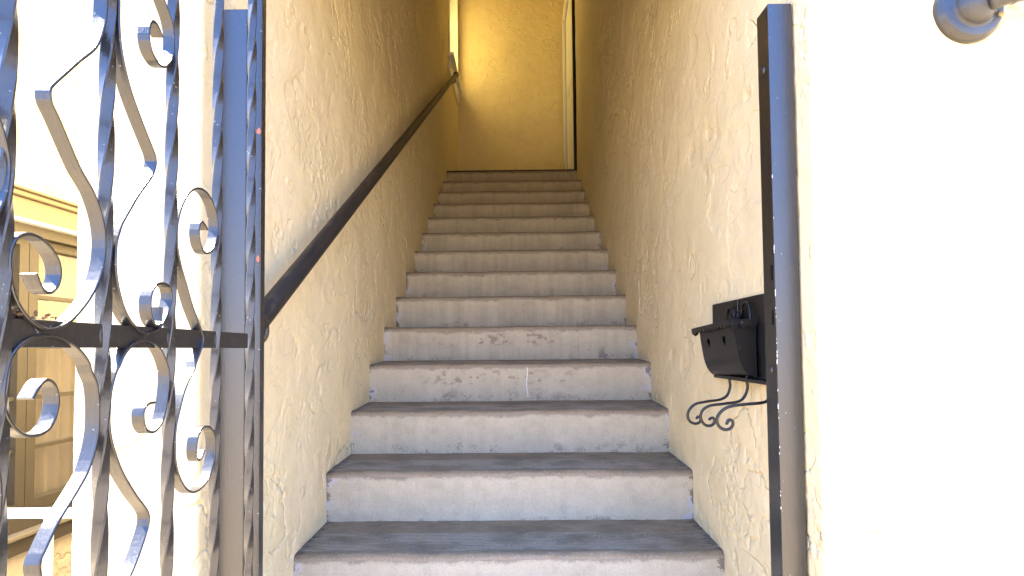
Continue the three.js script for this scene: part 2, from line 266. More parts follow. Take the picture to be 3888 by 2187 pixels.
// ---------------------------------------------------------------- concrete staircase
const NR = 16, riserMap = colourMap(2048, 2048, (u, v) => {
  const row = Math.min(NR - 1, Math.floor(v * NR)), t = v * NR - row, n = row - 1;  // n = step number as counted from the lowest one in view
  const a = at(N12, u, row * 0.31 + t * 0.09), b = at(N40, u + row * 0.17, row * 0.23 + t * 0.14), g = at(N160, u * 2, t * 0.3 + row * 0.4), f = at(N160, u * 5, t * 0.8 + row * 0.3);
  const streak = at(N40, u * 1.3 + row * 0.37, row * 0.11 + t * 0.006), band = at(N12, u * 0.7 + row * 0.27, row * 0.19);
  let k = 1 + 0.05 * a + 0.05 * b + 0.05 * g + 0.07 * f + 0.05 * streak * (n > 4 ? 1.7 : 0.8);
  let c = [0.45 * k, 0.382 * k, 0.264 * k];
  const lay = (q, col) => { for (let i = 0; i < 3; i++) c[i] = mix(c[i], col[i], q); };
  // mildew spots and splash marks that climb unevenly from the tread below
  const reach = [0.1, 0.1, 0.05, 0.09, 0.26, 0.34, 0.2, 0.24, 0.3, 0.3, 0.3, 0.3, 0.3, 0.3, 0.3, 0.3][row] * (1 + 0.9 * band + 0.4 * b);
  lay(0.62 * sm(0.1, 0.8, b * 0.6 + g * 0.6 + 0.25 * a + 0.1) * sm(reach, reach * 0.3, t), [0.13, 0.108, 0.08]);
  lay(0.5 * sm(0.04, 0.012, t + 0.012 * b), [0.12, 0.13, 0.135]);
  if (n === 5 || n === 4) lay(0.65 * sm(0.3, 0.65, at(N40, u * 1.1 + 0.2, t * 0.25 + 0.1 * n)) * sm(0.45, 0.6, t) * sm(0.95, 0.8, t) * sm(0.15, 0.3, u) * sm(0.8, 0.6, u), [0.2, 0.15, 0.1]);
  if (n === 5) lay(0.7 * sm(0.0, 0.4, b + 0.35 * g) * sm(0.62, 0.2, t) * sm(0.66, 0.8, u) * sm(0.9, 0.86, u), [0.16, 0.145, 0.125]);
  // patched and peeling plaster at both ends
  const e = Math.min(u, 1 - u) + 0.018 * b + 0.01 * at(N12, row * 0.4, t * 0.15);
  lay(0.6 * sm(0.035, 0.022, e) * (at(N12, row * 0.21 + (u > 0.5 ? 0.5 : 0), t * 0.2) > -0.1 ? 1 : 0), [0.47, 0.44, 0.45]);
  lay(0.75 * sm(0.009, 0.003, e + 0.006 * g), [0.1, 0.075, 0.06]);
  // dark floor paint that ran over the edge
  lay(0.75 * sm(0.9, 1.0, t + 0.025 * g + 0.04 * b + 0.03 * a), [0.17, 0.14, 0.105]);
  if (n === 4 && Math.abs(u - 0.559 - 0.002 * Math.sin(t * 9)) < 0.0016 && t > 0.15) lay(0.8, [0.72, 0.71, 0.68]);
  if (at(N160, u * 3.1 + row * 0.13, t * 0.5 + row * 0.71) > 1.28) lay(0.7, [0.12, 0.1, 0.09]);
  return c;
});
const treadMap = colourMap(2048, 1024, (u, v) => {
  const a = at(N12, u, v * 0.4), b = at(N40, u, v * 0.6 + 0.3), g = at(N160, u * 2, v), sc = at(N160, u * 0.35, v * 3.2), k = 1 + 0.14 * a + 0.12 * b + 0.1 * g;
  let c = [0.21 * k, 0.158 * k, 0.092 * k]; const lay = (q, col) => { for (let i = 0; i < 3; i++) c[i] = mix(c[i], col[i], q); };
  lay(0.45 * sm(0.55, 1.1, sc) * sm(-0.2, 0.4, a + 0.3), [0.34, 0.29, 0.225]);
  lay(0.5 * (at(N160, u * 1.3 + 0.3, v * 1.1) > 1.2 ? 1 : 0), [0.5, 0.5, 0.5]);
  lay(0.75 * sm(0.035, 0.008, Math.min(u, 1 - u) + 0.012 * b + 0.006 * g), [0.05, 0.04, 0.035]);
  // worn edge of the floor paint along the nosing (v runs from the riser up over the edge)
  lay(0.4 * sm(0.03, 0.008, v + 0.014 * g + 0.01 * b), [0.41, 0.34, 0.26]);
  // pale worn lands between the grooves
  const d = v * 0.34 - 0.0126 - 0.026, ph = d / 0.0118 - Math.floor(d / 0.0118);
  if (d > 0 && d < 12 * 0.0118) lay((ph > 0.54 ? 0.6 : 0) * sm(-0.75, 0.5, a + 0.7 * sc), [0.4, 0.33, 0.245]);
  return c;
});
const concBump = greyMap(512, 512, (u, v) => 0.5 + 0.25 * at(N160, u, v) + 0.2 * at(N40, u, v)); concBump.repeat.set(3, 1);
const mRiser = new THREE.MeshStandardMaterial({ map: riserMap, roughness: 0.88, bumpMap: concBump, bumpScale: 0.0009 });
const mTread = new THREE.MeshStandardMaterial({ map: treadMap, roughness: 0.9, bumpMap: concBump, bumpScale: 0.0008 });
{
  const stairs = thing('concrete_staircase', 'worn grey concrete staircase rising between the stucco walls', 'staircase');
  const X0 = -HALF - 0.012, X1 = HALF + 0.012, NX = 110, SLOPE = 0.010;
  function swept(profile, row, vOf, wob) {                            // profile: [z, y] list swept across the width
    const P = [], U = [], idx = [], m = profile.length;
    for (let i = 0; i <= NX; i++) { const s = i / NX, x = mix(X0, X1, s); profile.forEach(([z, y], j) => { const [dz, dy] = wob(s, j); P.push(x, y + dy, z + dz); U.push(s, vOf(j)); }); }
    for (let i = 0; i < NX; i++) for (let j = 0; j < m - 1; j++) { const a = i * m + j, b = a + m; idx.push(a, b, a + 1, b, b + 1, a + 1); }
    const g = new THREE.BufferGeometry(); g.setAttribute('position', new THREE.Float32BufferAttribute(P, 3)); g.setAttribute('uv', new THREE.Float32BufferAttribute(U, 2)); g.setIndex(idx); g.computeVertexNormals(); return g;
  }
  for (let n = -1; n <= 14; n++) {
    const row = n + 1, h = RISE * (n + 2), z = NOSE - RUN * (n - 1), R = 0.015, low = n === -1 ? -0.02 : h - RISE + SLOPE - 0.006, step = sub('step', stairs);
    const wob = (s) => { const q = 0.0022 * at(N12, s * 0.6 + n * 0.13, n * 0.37) + 0.0008 * at(N40, s, n * 0.21); const chip = Math.max(0, at(N40, s * 1.7, n * 0.53) - 0.85) * 0.006; return [-0.6 * q - chip, q - chip]; };
    const prof = []; for (let k = 0; k <= 10; k++) prof.push([z, mix(low, h - R - 0.004, k / 10)]);
    part('riser', swept(prof, row, (j) => (row + 0.01 + 0.97 * j / 10) / NR, (s, j) => { const w = wob(s), t = j / 10; return [w[0] + 0.0015 * at(N40, s + n * 0.3, t * 0.12), w[1] * t]; }), mRiser, step);
    const last = n === 14, depth = last ? NOSE - RUN * 13 - BACK + 0.03 : RUN + 0.012, tp = [[z, h - R - 0.004]];
    for (let k = 0; k <= 6; k++) { const a = k / 6 * Math.PI / 2; tp.push([z - R * (1 - Math.cos(a)), h - R + R * Math.sin(a)]); }
    const yAt = (d) => h + SLOPE * clamp((d - R) / (RUN - R));
    for (let k = 0; k < 12; k++) { const d = 0.026 + k * 0.0118; for (const [o, e] of [[0, 0], [0.0012, -0.0024], [0.0052, -0.0024], [0.0064, 0]]) tp.push([z - d - o, yAt(d + o) + e]); }
    tp.push([z - 0.19, yAt(0.19)], [z - depth, yAt(depth)]);
    const len = tp.map(([tz, ty], j) => (j < 8 ? 0.004 + j / 7 * 0.0236 - 0.004 : 0.0126 + (z - tz)));
    const g = swept(tp, row, (j) => len[j] / 0.34, (s, j) => { const w = wob(s), f = j < 9 ? 1 : 0.5; return [w[0] * f, w[1] * f]; });
    part('tread', toCreasedNormals(g, 0.6), mTread, step);
    if (last) part('edge_strip', box(X0, X1, h - 0.002, h + 0.009, z - 0.04, z - 0.004, 0.002), mBlackStrip, step, 'black strip along the edge of the top landing');
  }
}

// ---------------------------------------------------------------- handrail
{
  const rail = thing('handrail', 'round dark brown handrail sloping up the left stucco wall', 'handrail');
  const X = -0.5626, A = [X, 1.2033, -0.165], B = [X, 3.931, -4.43], dir = new THREE.Vector3(0, B[1] - A[1], B[2] - A[2]).normalize(), q = new THREE.Quaternion().setFromUnitVectors(new THREE.Vector3(0, 1, 0), dir);
  const L = Math.hypot(B[1] - A[1], B[2] - A[2]), cyl = new THREE.CylinderGeometry(0.0225, 0.0245, L, 28, 60, false);
  const uv = cyl.attributes.uv; for (let i = 0; i < uv.count; i++) uv.setXY(i, uv.getX(i) * 0.16, uv.getY(i) * L);
  cyl.applyQuaternion(q).translate(X, (A[1] + B[1]) / 2, (A[2] + B[2]) / 2);
  part('rail', cyl, mRail, rail);
  const on = (z) => mix(A[1], B[1], (z - A[2]) / (B[2] - A[2]));
  for (const [p, r] of [[B, 0.03]]) { const t = new THREE.CylinderGeometry(r, r, 0.022, 24); t.applyQuaternion(q).translate(...p); part('end_cap', t, mIron, rail); }
  for (const z of [-0.2, -4.36]) {
    const y = on(z);
    part('bracket', [tube([[X, y - 0.012, z], [X, y - 0.055, z], [X - 0.02, y - 0.075, z], [-HALF + 0.004, y - 0.078, z]], 0.0075, 20, 8), plain(new THREE.CylinderGeometry(0.026, 0.026, 0.012, 18).rotateZ(Math.PI / 2).translate(-HALF + 0.006, y - 0.078, z))], mIron, rail);
  }
}

// ---------------------------------------------------------------- gate posts
function gatePost(label, x0, x1, z1, top, slots, bolts) {
  const g = thing('gate_post', label, 'post', 'square posts on both sides of the doorway');
  const d = 0.055; let tubeGeo = box(x0, x1, RISE - 0.004, top, z1 - d, z1, 0.003);
  if (slots.length) {
    const ev = new Evaluator(); ev.attributes = ['position', 'normal', 'uv']; let b = new Brush(tubeGeo); b.updateMatrixWorld();
    for (const [y, z, w, h] of slots) { const c = new Brush(box(x0 - 0.01, x0 + 0.03, y - h / 2, y + h / 2, z - w / 2, z + w / 2)); c.updateMatrixWorld(); b = ev.evaluate(b, c, SUBTRACTION); b.updateMatrixWorld(); }
    tubeGeo = b.geometry; tubeGeo.clearGroups();
  }
  part('tube', tubeGeo, mPost, g);
  for (const [y, z] of bolts) part('bolt', new THREE.SphereGeometry(0.0085, 14, 8).scale(0.55, 1, 1).translate(x0, y, z), mPost, g);
  return g;
}
const strikePost = gatePost('black square gate post with lock slots in front of the letter box', 0.5765, 0.6285, -0.06, 1.868, [[1.2909, -0.0725, 0.009, 0.032], [1.1949, -0.0735, 0.009, 0.03]], [[1.735, -0.088], [1.084, -0.088]]);
gatePost('black square gate post behind the twisted bars of the open gate', -0.6285, -0.5612, -0.1, 1.899, [], [[1.62, -0.13], [0.7, -0.13]]);
// flakes of dried paint along the post's corner
for (let k = 0; k < 26; k++) {
  const y = rr(0.75, 1.5), s = rr(0.0008, 0.0024), g = new THREE.IcosahedronGeometry(s, 0); g.scale(0.4, rr(1, 3), 0.4).translate(0.5768 + rr(-0.0003, 0.0005), y, -0.0603 + rr(-0.0003, 0.0003));
  part('bare_chip', g, mWhitePaint, strikePost);
}

// ---------------------------------------------------------------- wrought iron gate, swung open towards the street
const GO = new THREE.Vector3(-0.4967, 0, 0.01), GD = new THREE.Vector3(0.0652, 0, 0.9979), GN = new THREE.Vector3(0.9979, 0, -0.0652);
const gateAt = (s, y, o = 0) => new THREE.Vector3(GO.x + GD.x * s + GN.x * o, y, GO.z + GD.z * s + GN.z * o);
const SCROLL = {
  Aup: [[0.4407,1.5627],[0.4412,1.5455],[0.444,1.5292],[0.4514,1.5071],[0.4589,1.4931],[0.4819,1.4664],[0.502,1.4421],[0.5195,1.4206],[0.5241,1.4138],[0.525,1.4067],[0.5227,1.3981],[0.5136,1.3873],[0.478,1.3404],[0.4704,1.3337],[0.457,1.3206],[0.4477,1.3058],[0.4403,1.2884],[0.4374,1.2746],[0.4368,1.2587],[0.4392,1.2407],[0.4467,1.219],[0.4596,1.1989],[0.4741,1.1833],[0.4899,1.1698],[0.5033,1.1627],[0.5143,1.1601],[0.525,1.16],[0.5388,1.1653],[0.5521,1.1752],[0.5618,1.1881],[0.5667,1.2005],[0.5693,1.2156],[0.569,1.231],[0.5662,1.2405],[0.5603,1.2488],[0.5509,1.2538],[0.5394,1.2544],[0.5291,1.251],[0.5182,1.244],[0.5097,1.2341],[0.5061,1.2232],[0.5073,1.2116],[0.5117,1.2033],[0.5189,1.1983],[0.5251,1.1984],[0.5313,1.2032],[0.5388,1.2159]],
  Alow: [[0.5396,1.0891],[0.537,1.0932],[0.5318,1.1],[0.5263,1.1052],[0.5217,1.1073],[0.5159,1.1057],[0.5099,1.1],[0.5063,1.0907],[0.506,1.0785],[0.51,1.0653],[0.5175,1.0559],[0.5268,1.0521],[0.5377,1.0517],[0.5465,1.0538],[0.5569,1.0602],[0.5653,1.0696],[0.5712,1.0812],[0.5731,1.0935],[0.5723,1.1056],[0.5701,1.1183],[0.5649,1.1328],[0.5528,1.1444],[0.5367,1.1513],[0.5213,1.153],[0.5067,1.1519],[0.4894,1.1464],[0.4729,1.1361],[0.4598,1.1223],[0.4576,1.1154],[0.4476,1.0992],[0.4435,1.0787],[0.4426,1.0602],[0.4438,1.0402],[0.4504,1.0164],[0.4594,0.9986],[0.4725,0.9841],[0.4852,0.9717],[0.5013,0.9565],[0.5108,0.9446],[0.52,0.9316],[0.5254,0.9242],[0.527,0.9169],[0.525,0.9076]],
  Bup: [[0.4179,1.5774],[0.4171,1.5438],[0.4141,1.5235],[0.4071,1.5016],[0.3931,1.4739],[0.3729,1.4476],[0.3518,1.4235],[0.3391,1.4087],[0.3358,1.4005],[0.3381,1.3895],[0.3446,1.3771],[0.3564,1.3625],[0.3564,1.3618],[0.3734,1.3425],[0.3921,1.3166],[0.4049,1.2981],[0.411,1.285],[0.4157,1.2708],[0.4169,1.2573],[0.4171,1.2441],[0.4147,1.2279],[0.4092,1.2103],[0.3998,1.191],[0.3875,1.1765],[0.3722,1.166],[0.3562,1.1594],[0.3428,1.1603],[0.3243,1.1668],[0.3083,1.1807],[0.2985,1.1966],[0.293,1.2125],[0.2939,1.2221],[0.2992,1.2293],[0.3111,1.2325],[0.3225,1.2312],[0.3319,1.2269],[0.3395,1.2183],[0.3433,1.2079],[0.3436,1.197],[0.3419,1.1862],[0.3361,1.1765],[0.3275,1.1711],[0.3205,1.1735],[0.3175,1.1821],[0.3169,1.1981]],
  Blow: [[0.3306,1.0653],[0.3432,1.0649],[0.3521,1.0606],[0.3557,1.0553],[0.3562,1.0478],[0.3538,1.0379],[0.3472,1.0294],[0.3374,1.0254],[0.3274,1.026],[0.3156,1.0327],[0.307,1.0457],[0.3014,1.0655],[0.2978,1.0857],[0.2975,1.1063],[0.3,1.1122],[0.3088,1.1276],[0.3237,1.1427],[0.3426,1.1498],[0.3575,1.1505],[0.3718,1.1486],[0.3854,1.1416],[0.3984,1.1306],[0.4071,1.1175],[0.4102,1.1145],[0.4173,1.1008],[0.4222,1.0837],[0.4238,1.0648],[0.4239,1.0475],[0.4195,1.0279],[0.4097,1.0052],[0.3969,0.983],[0.3838,0.9656],[0.3686,0.9471],[0.3529,0.9306],[0.3438,0.9195],[0.3407,0.9109],[0.3427,0.9001],[0.3488,0.8888],[0.3578,0.875],[0.3696,0.8591],[0.3796,0.8487]],
  Btop: [[0.322,1.6406],[0.3126,1.6318],[0.303,1.6215],[0.2967,1.6075],[0.2951,1.5906],[0.296,1.5764],[0.3005,1.5631],[0.3086,1.5518],[0.3176,1.5438],[0.3288,1.5408],[0.3398,1.5435],[0.3485,1.5491],[0.354,1.5588],[0.3556,1.5692],[0.3544,1.5801],[0.3505,1.5898],[0.3453,1.5942],[0.3388,1.5946],[0.331,1.5901],[0.3235,1.5836]],
  C: [[0.1891,1.3365],[0.1993,1.343],[0.208,1.3458],[0.2134,1.3409],[0.2165,1.3284],[0.2155,1.3179],[0.2102,1.306],[0.2006,1.298],[0.1896,1.2971],[0.1785,1.3008],[0.1671,1.3095],[0.1581,1.3272],[0.1546,1.344],[0.1563,1.3597],[0.1638,1.3761],[0.1756,1.3889],[0.1916,1.3968],[0.2091,1.3983],[0.2258,1.3945],[0.2437,1.3841],[0.2589,1.3684],[0.2698,1.3513],[0.2761,1.3357],[0.2801,1.3207],[0.2805,1.3047],[0.2775,1.2854],[0.2679,1.2629],[0.2523,1.2366],[0.2341,1.2053],[0.2152,1.1812],[0.2044,1.1667],[0.1991,1.1582],[0.2006,1.1474],[0.2101,1.1324],[0.2221,1.1158],[0.2256,1.1078],[0.2444,1.0887],[0.2583,1.0679],[0.2678,1.0474],[0.2752,1.0293],[0.2786,1.0109],[0.279,0.9921],[0.2771,0.975],[0.2697,0.9546],[0.2575,0.9369],[0.243,0.9236],[0.2281,0.9161],[0.2106,0.9143],[0.1925,0.9177],[0.1761,0.9266],[0.1643,0.9429],[0.1571,0.9605],[0.1565,0.9796],[0.1613,0.9972],[0.1729,1.0084],[0.1874,1.0121],[0.2013,1.0102],[0.2124,1.0005],[0.2174,0.9855],[0.2171,0.972],[0.2125,0.9632],[0.2058,0.9618],[0.1981,0.9672],[0.1918,0.9745]],
};
const mirrorAt = (k, s0) => SCROLL[k].map(([s, y]) => [2 * s0 - s, y]);
// flat strip bent on edge: its width stands across the gate, its thickness lies in the gate's plane
function strip(pts, width = 0.0165, thick = 0.0034) {
  const keep = []; for (const p of pts) if (!keep.length || Math.hypot(p[0] - keep.at(-1)[0], p[1] - keep.at(-1)[1]) > 0.004) keep.push(p);
  const c = new THREE.CatmullRomCurve3(keep.map(([s, y]) => new THREE.Vector3(s, y, 0)), false, 'centripetal'), len = c.getLength(), n = Math.ceil(len / 0.0028), P = [], U = [], idx = [];
  const w = width / 2, t = thick / 2, b = 0.0009, sec = [[w - b, t], [w, t - b], [w, -t + b], [w - b, -t], [-w + b, -t], [-w, -t + b], [-w, t - b], [-w + b, t]];  // [across, in-plane]
  for (let i = 0; i <= n; i++) {
    const p = c.getPointAt(i / n), T = c.getTangentAt(i / n), nx = -T.y, ny = T.x;
    sec.forEach(([a, o], k) => { const v = gateAt(p.x + nx * o, p.y + ny * o, a); P.push(v.x, v.y, v.z); U.push(a + o, i / n * len); });
  }
  for (let i = 0; i < n; i++) for (let k = 0; k < 8; k++) { const a = i * 8 + k, q = i * 8 + (k + 1) % 8; idx.push(a, q, a + 8, q, q + 8, a + 8); }
  for (const e of [0, n]) for (let k = 1; k < 7; k++) e ? idx.push(e * 8, e * 8 + k, e * 8 + k + 1) : idx.push(0, k + 1, k);
  const g = new THREE.BufferGeometry(); g.setAttribute('position', new THREE.Float32BufferAttribute(P, 3)); g.setAttribute('uv', new THREE.Float32BufferAttribute(U, 2)); g.setIndex(idx);
  return toCreasedNormals(g, 0.5);
}
function twistedBar(s, y0, y1, side = 0.0128, turn = 0.385, phase = 0) {
  const n = Math.ceil((y1 - y0) / 0.006), P = [], U = [], idx = [], r = side / Math.SQRT2, c = 0.0011, ring = [];
  for (let k = 0; k < 4; k++) { const a = k * Math.PI / 2, da = c / r; ring.push([a - da, r - c * 0.6], [a + da, r - c * 0.6]); }
  for (let i = 0; i <= n; i++) { const y = mix(y0, y1, i / n), th = phase + y / turn * 2 * Math.PI; ring.forEach(([a, q], k) => { const v = gateAt(s, y); P.push(v.x + q * Math.cos(a - th), y, v.z + q * Math.sin(a - th)); U.push(k * 0.006, y); }); }
  for (let i = 0; i < n; i++) for (let k = 0; k < 8; k++) { const a = i * 8 + k, q = i * 8 + (k + 1) % 8; idx.push(a, a + 8, q, q, a + 8, q + 8); }
  const g = new THREE.BufferGeometry(); g.setAttribute('position', new THREE.Float32BufferAttribute(P, 3)); g.setAttribute('uv', new THREE.Float32BufferAttribute(U, 2)); g.setIndex(idx);
  return toCreasedNormals(g, 0.6);
}
function gateBox(s0, s1, y0, y1, o0, o1, r = 0.0015) {
  const g = new RoundedBoxGeometry(s1 - s0, y1 - y0, o1 - o0, 2, r), p = g.attributes.position, n = g.attributes.normal, uv = g.attributes.uv;
  for (let i = 0; i < p.count; i++) {
    const s = p.getX(i) + (s0 + s1) / 2, y = p.getY(i) + (y0 + y1) / 2, o = p.getZ(i) + (o0 + o1) / 2, v = gateAt(s, y, o), a = n.getX(i), c = n.getZ(i);
    p.setXYZ(i, v.x, v.y, v.z); n.setXYZ(i, GD.x * a + GN.x * c, n.getY(i), GD.z * a + GN.z * c); uv.setXY(i, s + o, y);
  }
  return g.index ? flipWinding(g) : flipWinding(g);
}
function flipWinding(g) { const q = g.index ? g.toNonIndexed() : g; for (const k of ['position', 'normal', 'uv']) { const a = q.attributes[k], m = a.itemSize; for (let i = 0; i < a.count; i += 3) for (let j = 0; j < m; j++) { const x = a.array[(i + 1) * m + j]; a.array[(i + 1) * m + j] = a.array[(i + 2) * m + j]; a.array[(i + 2) * m + j] = x; } } return q; }
const gate = thing('wrought_iron_gate', 'black wrought iron gate with twisted bars and scrolls, swung wide open', 'gate');
{
  const S = [0, 0.1423, 0.2841, 0.4267, 0.5703, 0.713, 0.855, 0.997], Y0 = 0.46, Y1 = 2.06;
  S.forEach((s, i) => part('twisted_bar', twistedBar(s, Y0, Y1, 0.0132, 0.385, i * 0.9 + 0.5), mIron, gate));
  part('rail', gateBox(0.018, 1.02, 1.1405, 1.1695, -0.0075, 0.0035), mIron, gate, 'flat middle rail holding the scrolls');
  part('rail', gateBox(-0.061, 1.03, Y0 - 0.026, Y0 + 0.003, -0.0085, 0.0085), mIron, gate);
  part('rail', gateBox(-0.061, 1.03, Y1 - 0.003, Y1 + 0.026, -0.0085, 0.0085), mIron, gate);
  const stile = part('stile', gateBox(-0.061, -0.038, Y0 + 0.002, Y1 - 0.002, -0.0095, 0.0045), mIron, gate, 'flat hinge stile with chips of orange primer');
  part('stile', gateBox(1.008, 1.03, Y0 + 0.002, Y1 - 0.002, -0.008, 0.008), mIron, gate);
  for (const k of ['Aup', 'Alow', 'Bup', 'Blow', 'Btop', 'C']) part('scroll', strip(SCROLL[k]), mIron, gate);
  part('scroll', strip(mirrorAt('C', 0.4267)), mIron, gate); part('scroll', strip(mirrorAt('Btop', 0.4267)), mIron, gate);
  for (const k of ['Aup', 'Alow', 'Bup', 'Blow']) part('scroll', strip(SCROLL[k].map(([s, y]) => [s + 0.428, y])), mIron, gate);
  for (const s of [0.1423, 0.2841, 0.4267, 0.5703]) part('weld', [new THREE.IcosahedronGeometry(0.0045, 1).scale(0.7, 2.6, 0.8).translate(...gateAt(s + 0.009, 1.155, 0.002).toArray())], mIron, gate);
  for (const y of [0.5, 0.6]) part('hinge', new THREE.CylinderGeometry(0.007, 0.007, 0.028, 14).translate(-0.545, y, -0.09), mIron, gate), part('hinge_leaf', box(-0.562, -0.508, y - 0.013, y + 0.013, -0.099, -0.052, 0.002), mIron, gate);
  // primer showing where the paint has chipped off the hinge stile
  for (const [y, w, h] of [[1.591, 0.0045, 0.013], [1.325, 0.0042, 0.0125]]) {
    const sh = new THREE.Shape(); for (let k = 0; k < 11; k++) { const a = k / 11 * 2 * Math.PI, q = 0.7 + 0.5 * rnd(); sh[k ? 'lineTo' : 'moveTo'](w * q * Math.cos(a), h * 0.6 * q * Math.sin(a)); }
    const g = new THREE.ExtrudeGeometry(sh, { depth: 0.0004, bevelEnabled: false }); g.translate(0, y, 0); const v = gateAt(-0.0377, 0, -0.0005); g.translate(v.x, 0, v.z); part('paint_chip', g, mPrimer, gate);
  }
}

{ // dry leaf crumbs caught where the scroll meets the rail
  const bits = [];
  for (let k = 0; k < 46; k++) { const q = new THREE.CircleGeometry(rr(0.0012, 0.0042), 5); q.scale(1, rr(0.4, 0.9), 1).rotateX(rr(0, 3)).rotateY(rr(0, 3)).rotateZ(rr(0, 3)); const t = rnd(), v = gateAt(0.565 - 0.075 * t * rnd(), 1.1705 + 0.012 * (1 - t) * rnd(), rr(-0.007, 0.006)); bits.push(q.translate(v.x, v.y, v.z)); }
  const m = new THREE.Mesh(mergeGeometries(bits.map(plain)), mLitter); m.name = 'leaf_litter'; m.userData = { kind: 'stuff', label: 'dry brown leaf crumbs lying on the middle rail of the gate', category: 'leaf litter' }; scene.add(m);
}

// ---------------------------------------------------------------- letter box on the right wall
{
  const mb = thing('letter_box', 'black metal letter box with scalloped lid and heart cut-outs on the stucco wall', 'letter box');
  const roll = (g) => g.translate(0, -1.19, 0.39).rotateX(-0.043).translate(0, 1.19, -0.39);
  part('back_plate', box(0.6255, 0.631, 1.0415, 1.261, -0.572, -0.205, 0.0012), mBoxIron, mb);
  const Z0 = -0.515, Z1 = -0.262;
  // curved front, bent from one sheet, with two hearts cut through it
  const prof = [[0.5655, 1.192], [0.5680, 1.165], [0.5725, 1.130], [0.5770, 1.102], [0.5840, 1.080], [0.5935, 1.065], [0.6040, 1.0575], [0.6180, 1.0545]];
  const pc = new THREE.SplineCurve(prof.map((p) => new THREE.Vector2(...p))), shell = new THREE.Shape(), outer = pc.getPoints(40), T = 0.0016;
  outer.forEach((p, i) => (i ? shell.lineTo(p.x, p.y) : shell.moveTo(p.x, p.y)));
  for (let i = 40; i >= 0; i--) { const tg = pc.getTangent(i / 40); shell.lineTo(outer[i].x - tg.y * T, outer[i].y + tg.x * T); }
  let front = new THREE.ExtrudeGeometry(shell, { depth: Z1 - Z0, bevelEnabled: false, curveSegments: 1 }); front.translate(0, 0, Z0);
  const heart = (zc, yc, s) => {
    const h = new THREE.Shape(); h.moveTo(0, -1.15); h.bezierCurveTo(-0.35, -0.6, -1, -0.1, -0.95, 0.45); h.bezierCurveTo(-0.9, 0.95, -0.25, 1.0, 0, 0.5); h.bezierCurveTo(0.25, 1.0, 0.9, 0.95, 0.95, 0.45); h.bezierCurveTo(1, -0.1, 0.35, -0.6, 0, -1.15);
    const g = new THREE.ExtrudeGeometry(h, { depth: 0.04, bevelEnabled: false, curveSegments: 8 }); g.scale(s, s, 1).rotateY(-Math.PI / 2).translate(0.59, yc, zc); return g;
  };
  const ev = new Evaluator(); ev.attributes = ['position', 'normal', 'uv'];
  for (const z of [-0.337, -0.452]) { const a = new Brush(front), b = new Brush(heart(z, 1.149, 0.0125)); a.updateMatrixWorld(); b.updateMatrixWorld(); front = ev.evaluate(a, b, SUBTRACTION).geometry; front.clearGroups(); }
  part('front_panel', roll(toCreasedNormals(front, 0.5)), mBoxIron, mb, 'curved front panel with two cut-out hearts');
  const side = new THREE.Shape(); outer.forEach((p, i) => (i ? side.lineTo(p.x, p.y) : side.moveTo(p.x, p.y))); side.lineTo(0.6215, 1.192);
  for (const z of [Z1 - 0.003, Z0 + 0.001]) { const g = new THREE.ExtrudeGeometry(side, { depth: 0.0016, bevelEnabled: false }); g.translate(0.0008, 0.0004, z); part('side_panel', roll(g), mBoxIron, mb); }
  part('inner_panel', roll(box(0.6195, 0.6215, 1.056, 1.192, Z0 + 0.003, Z1 - 0.004)), mBoxIron, mb);
  // lid: a thin plate with scalloped skirts
  const LX0 = 0.5535, LX1 = 0.6225, LZ0 = -0.548, LZ1 = -0.252, LY = 1.194;
  const skirt = (len, n, drop) => { const s = new THREE.Shape(); s.moveTo(0, 0); s.lineTo(len, 0); const w = len / n; s.lineTo(len, -drop * 0.45); for (let k = n - 1; k >= 0; k--) for (let j = 1; j <= 8; j++) s.lineTo(k * w + w * (1 - j / 8), -drop * 0.45 - drop * 0.55 * Math.sin(Math.PI * j / 8)); return new THREE.ExtrudeGeometry(s, { depth: 0.0015, bevelEnabled: false }); };
  const frontSkirt = skirt(LZ1 - LZ0, 13, 0.0165).rotateY(-Math.PI / 2).translate(LX0 + 0.0015, LY - 0.0012, LZ0);
  const sideSkirt = (z) => skirt(LX1 - LX0, 3, 0.02).translate(LX0, LY - 0.0012, z);
  const lid = part('lid', [roll(box(LX0, LX1, LY - 0.0012, LY + 0.0008, LZ0, LZ1)), roll(boxUV(frontSkirt)), roll(boxUV(sideSkirt(LZ1 - 0.0015))), roll(boxUV(sideSkirt(LZ0)))], mBoxIron, mb, 'flat lid with a scalloped skirt');
  // wire flourish standing on the lid against the plate
  const fx = 0.6185, loop = (z, s, y0, h) => tube([[fx, y0, z + s * 0.034], [fx, y0 + h * 0.5, z + s * 0.032], [fx, y0 + h * 0.92, z + s * 0.02], [fx, y0 + h, z + s * 0.004], [fx, y0 + h * 0.8, z - s * 0.014], [fx, y0 + h * 0.42, z - s * 0.022], [fx, y0 + h * 0.24, z - s * 0.034], [fx, y0 + h * 0.42, z - s * 0.045], [fx, y0 + h * 0.62, z - s * 0.042], [fx, y0 + h * 0.58, z - s * 0.034]], 0.0036, 50, 8);
  part('flourish', roll(loop(-0.405, -1, 1.193, 0.048)), mBoxIron, mb); part('flourish', roll(loop(-0.318, 1, 1.193, 0.05)), mBoxIron, mb);
  part('flourish', roll(tube([[fx, 1.193, -0.361], [fx, 1.235, -0.36], [fx, 1.252, -0.358]], 0.0032, 16, 8)), mBoxIron, mb);
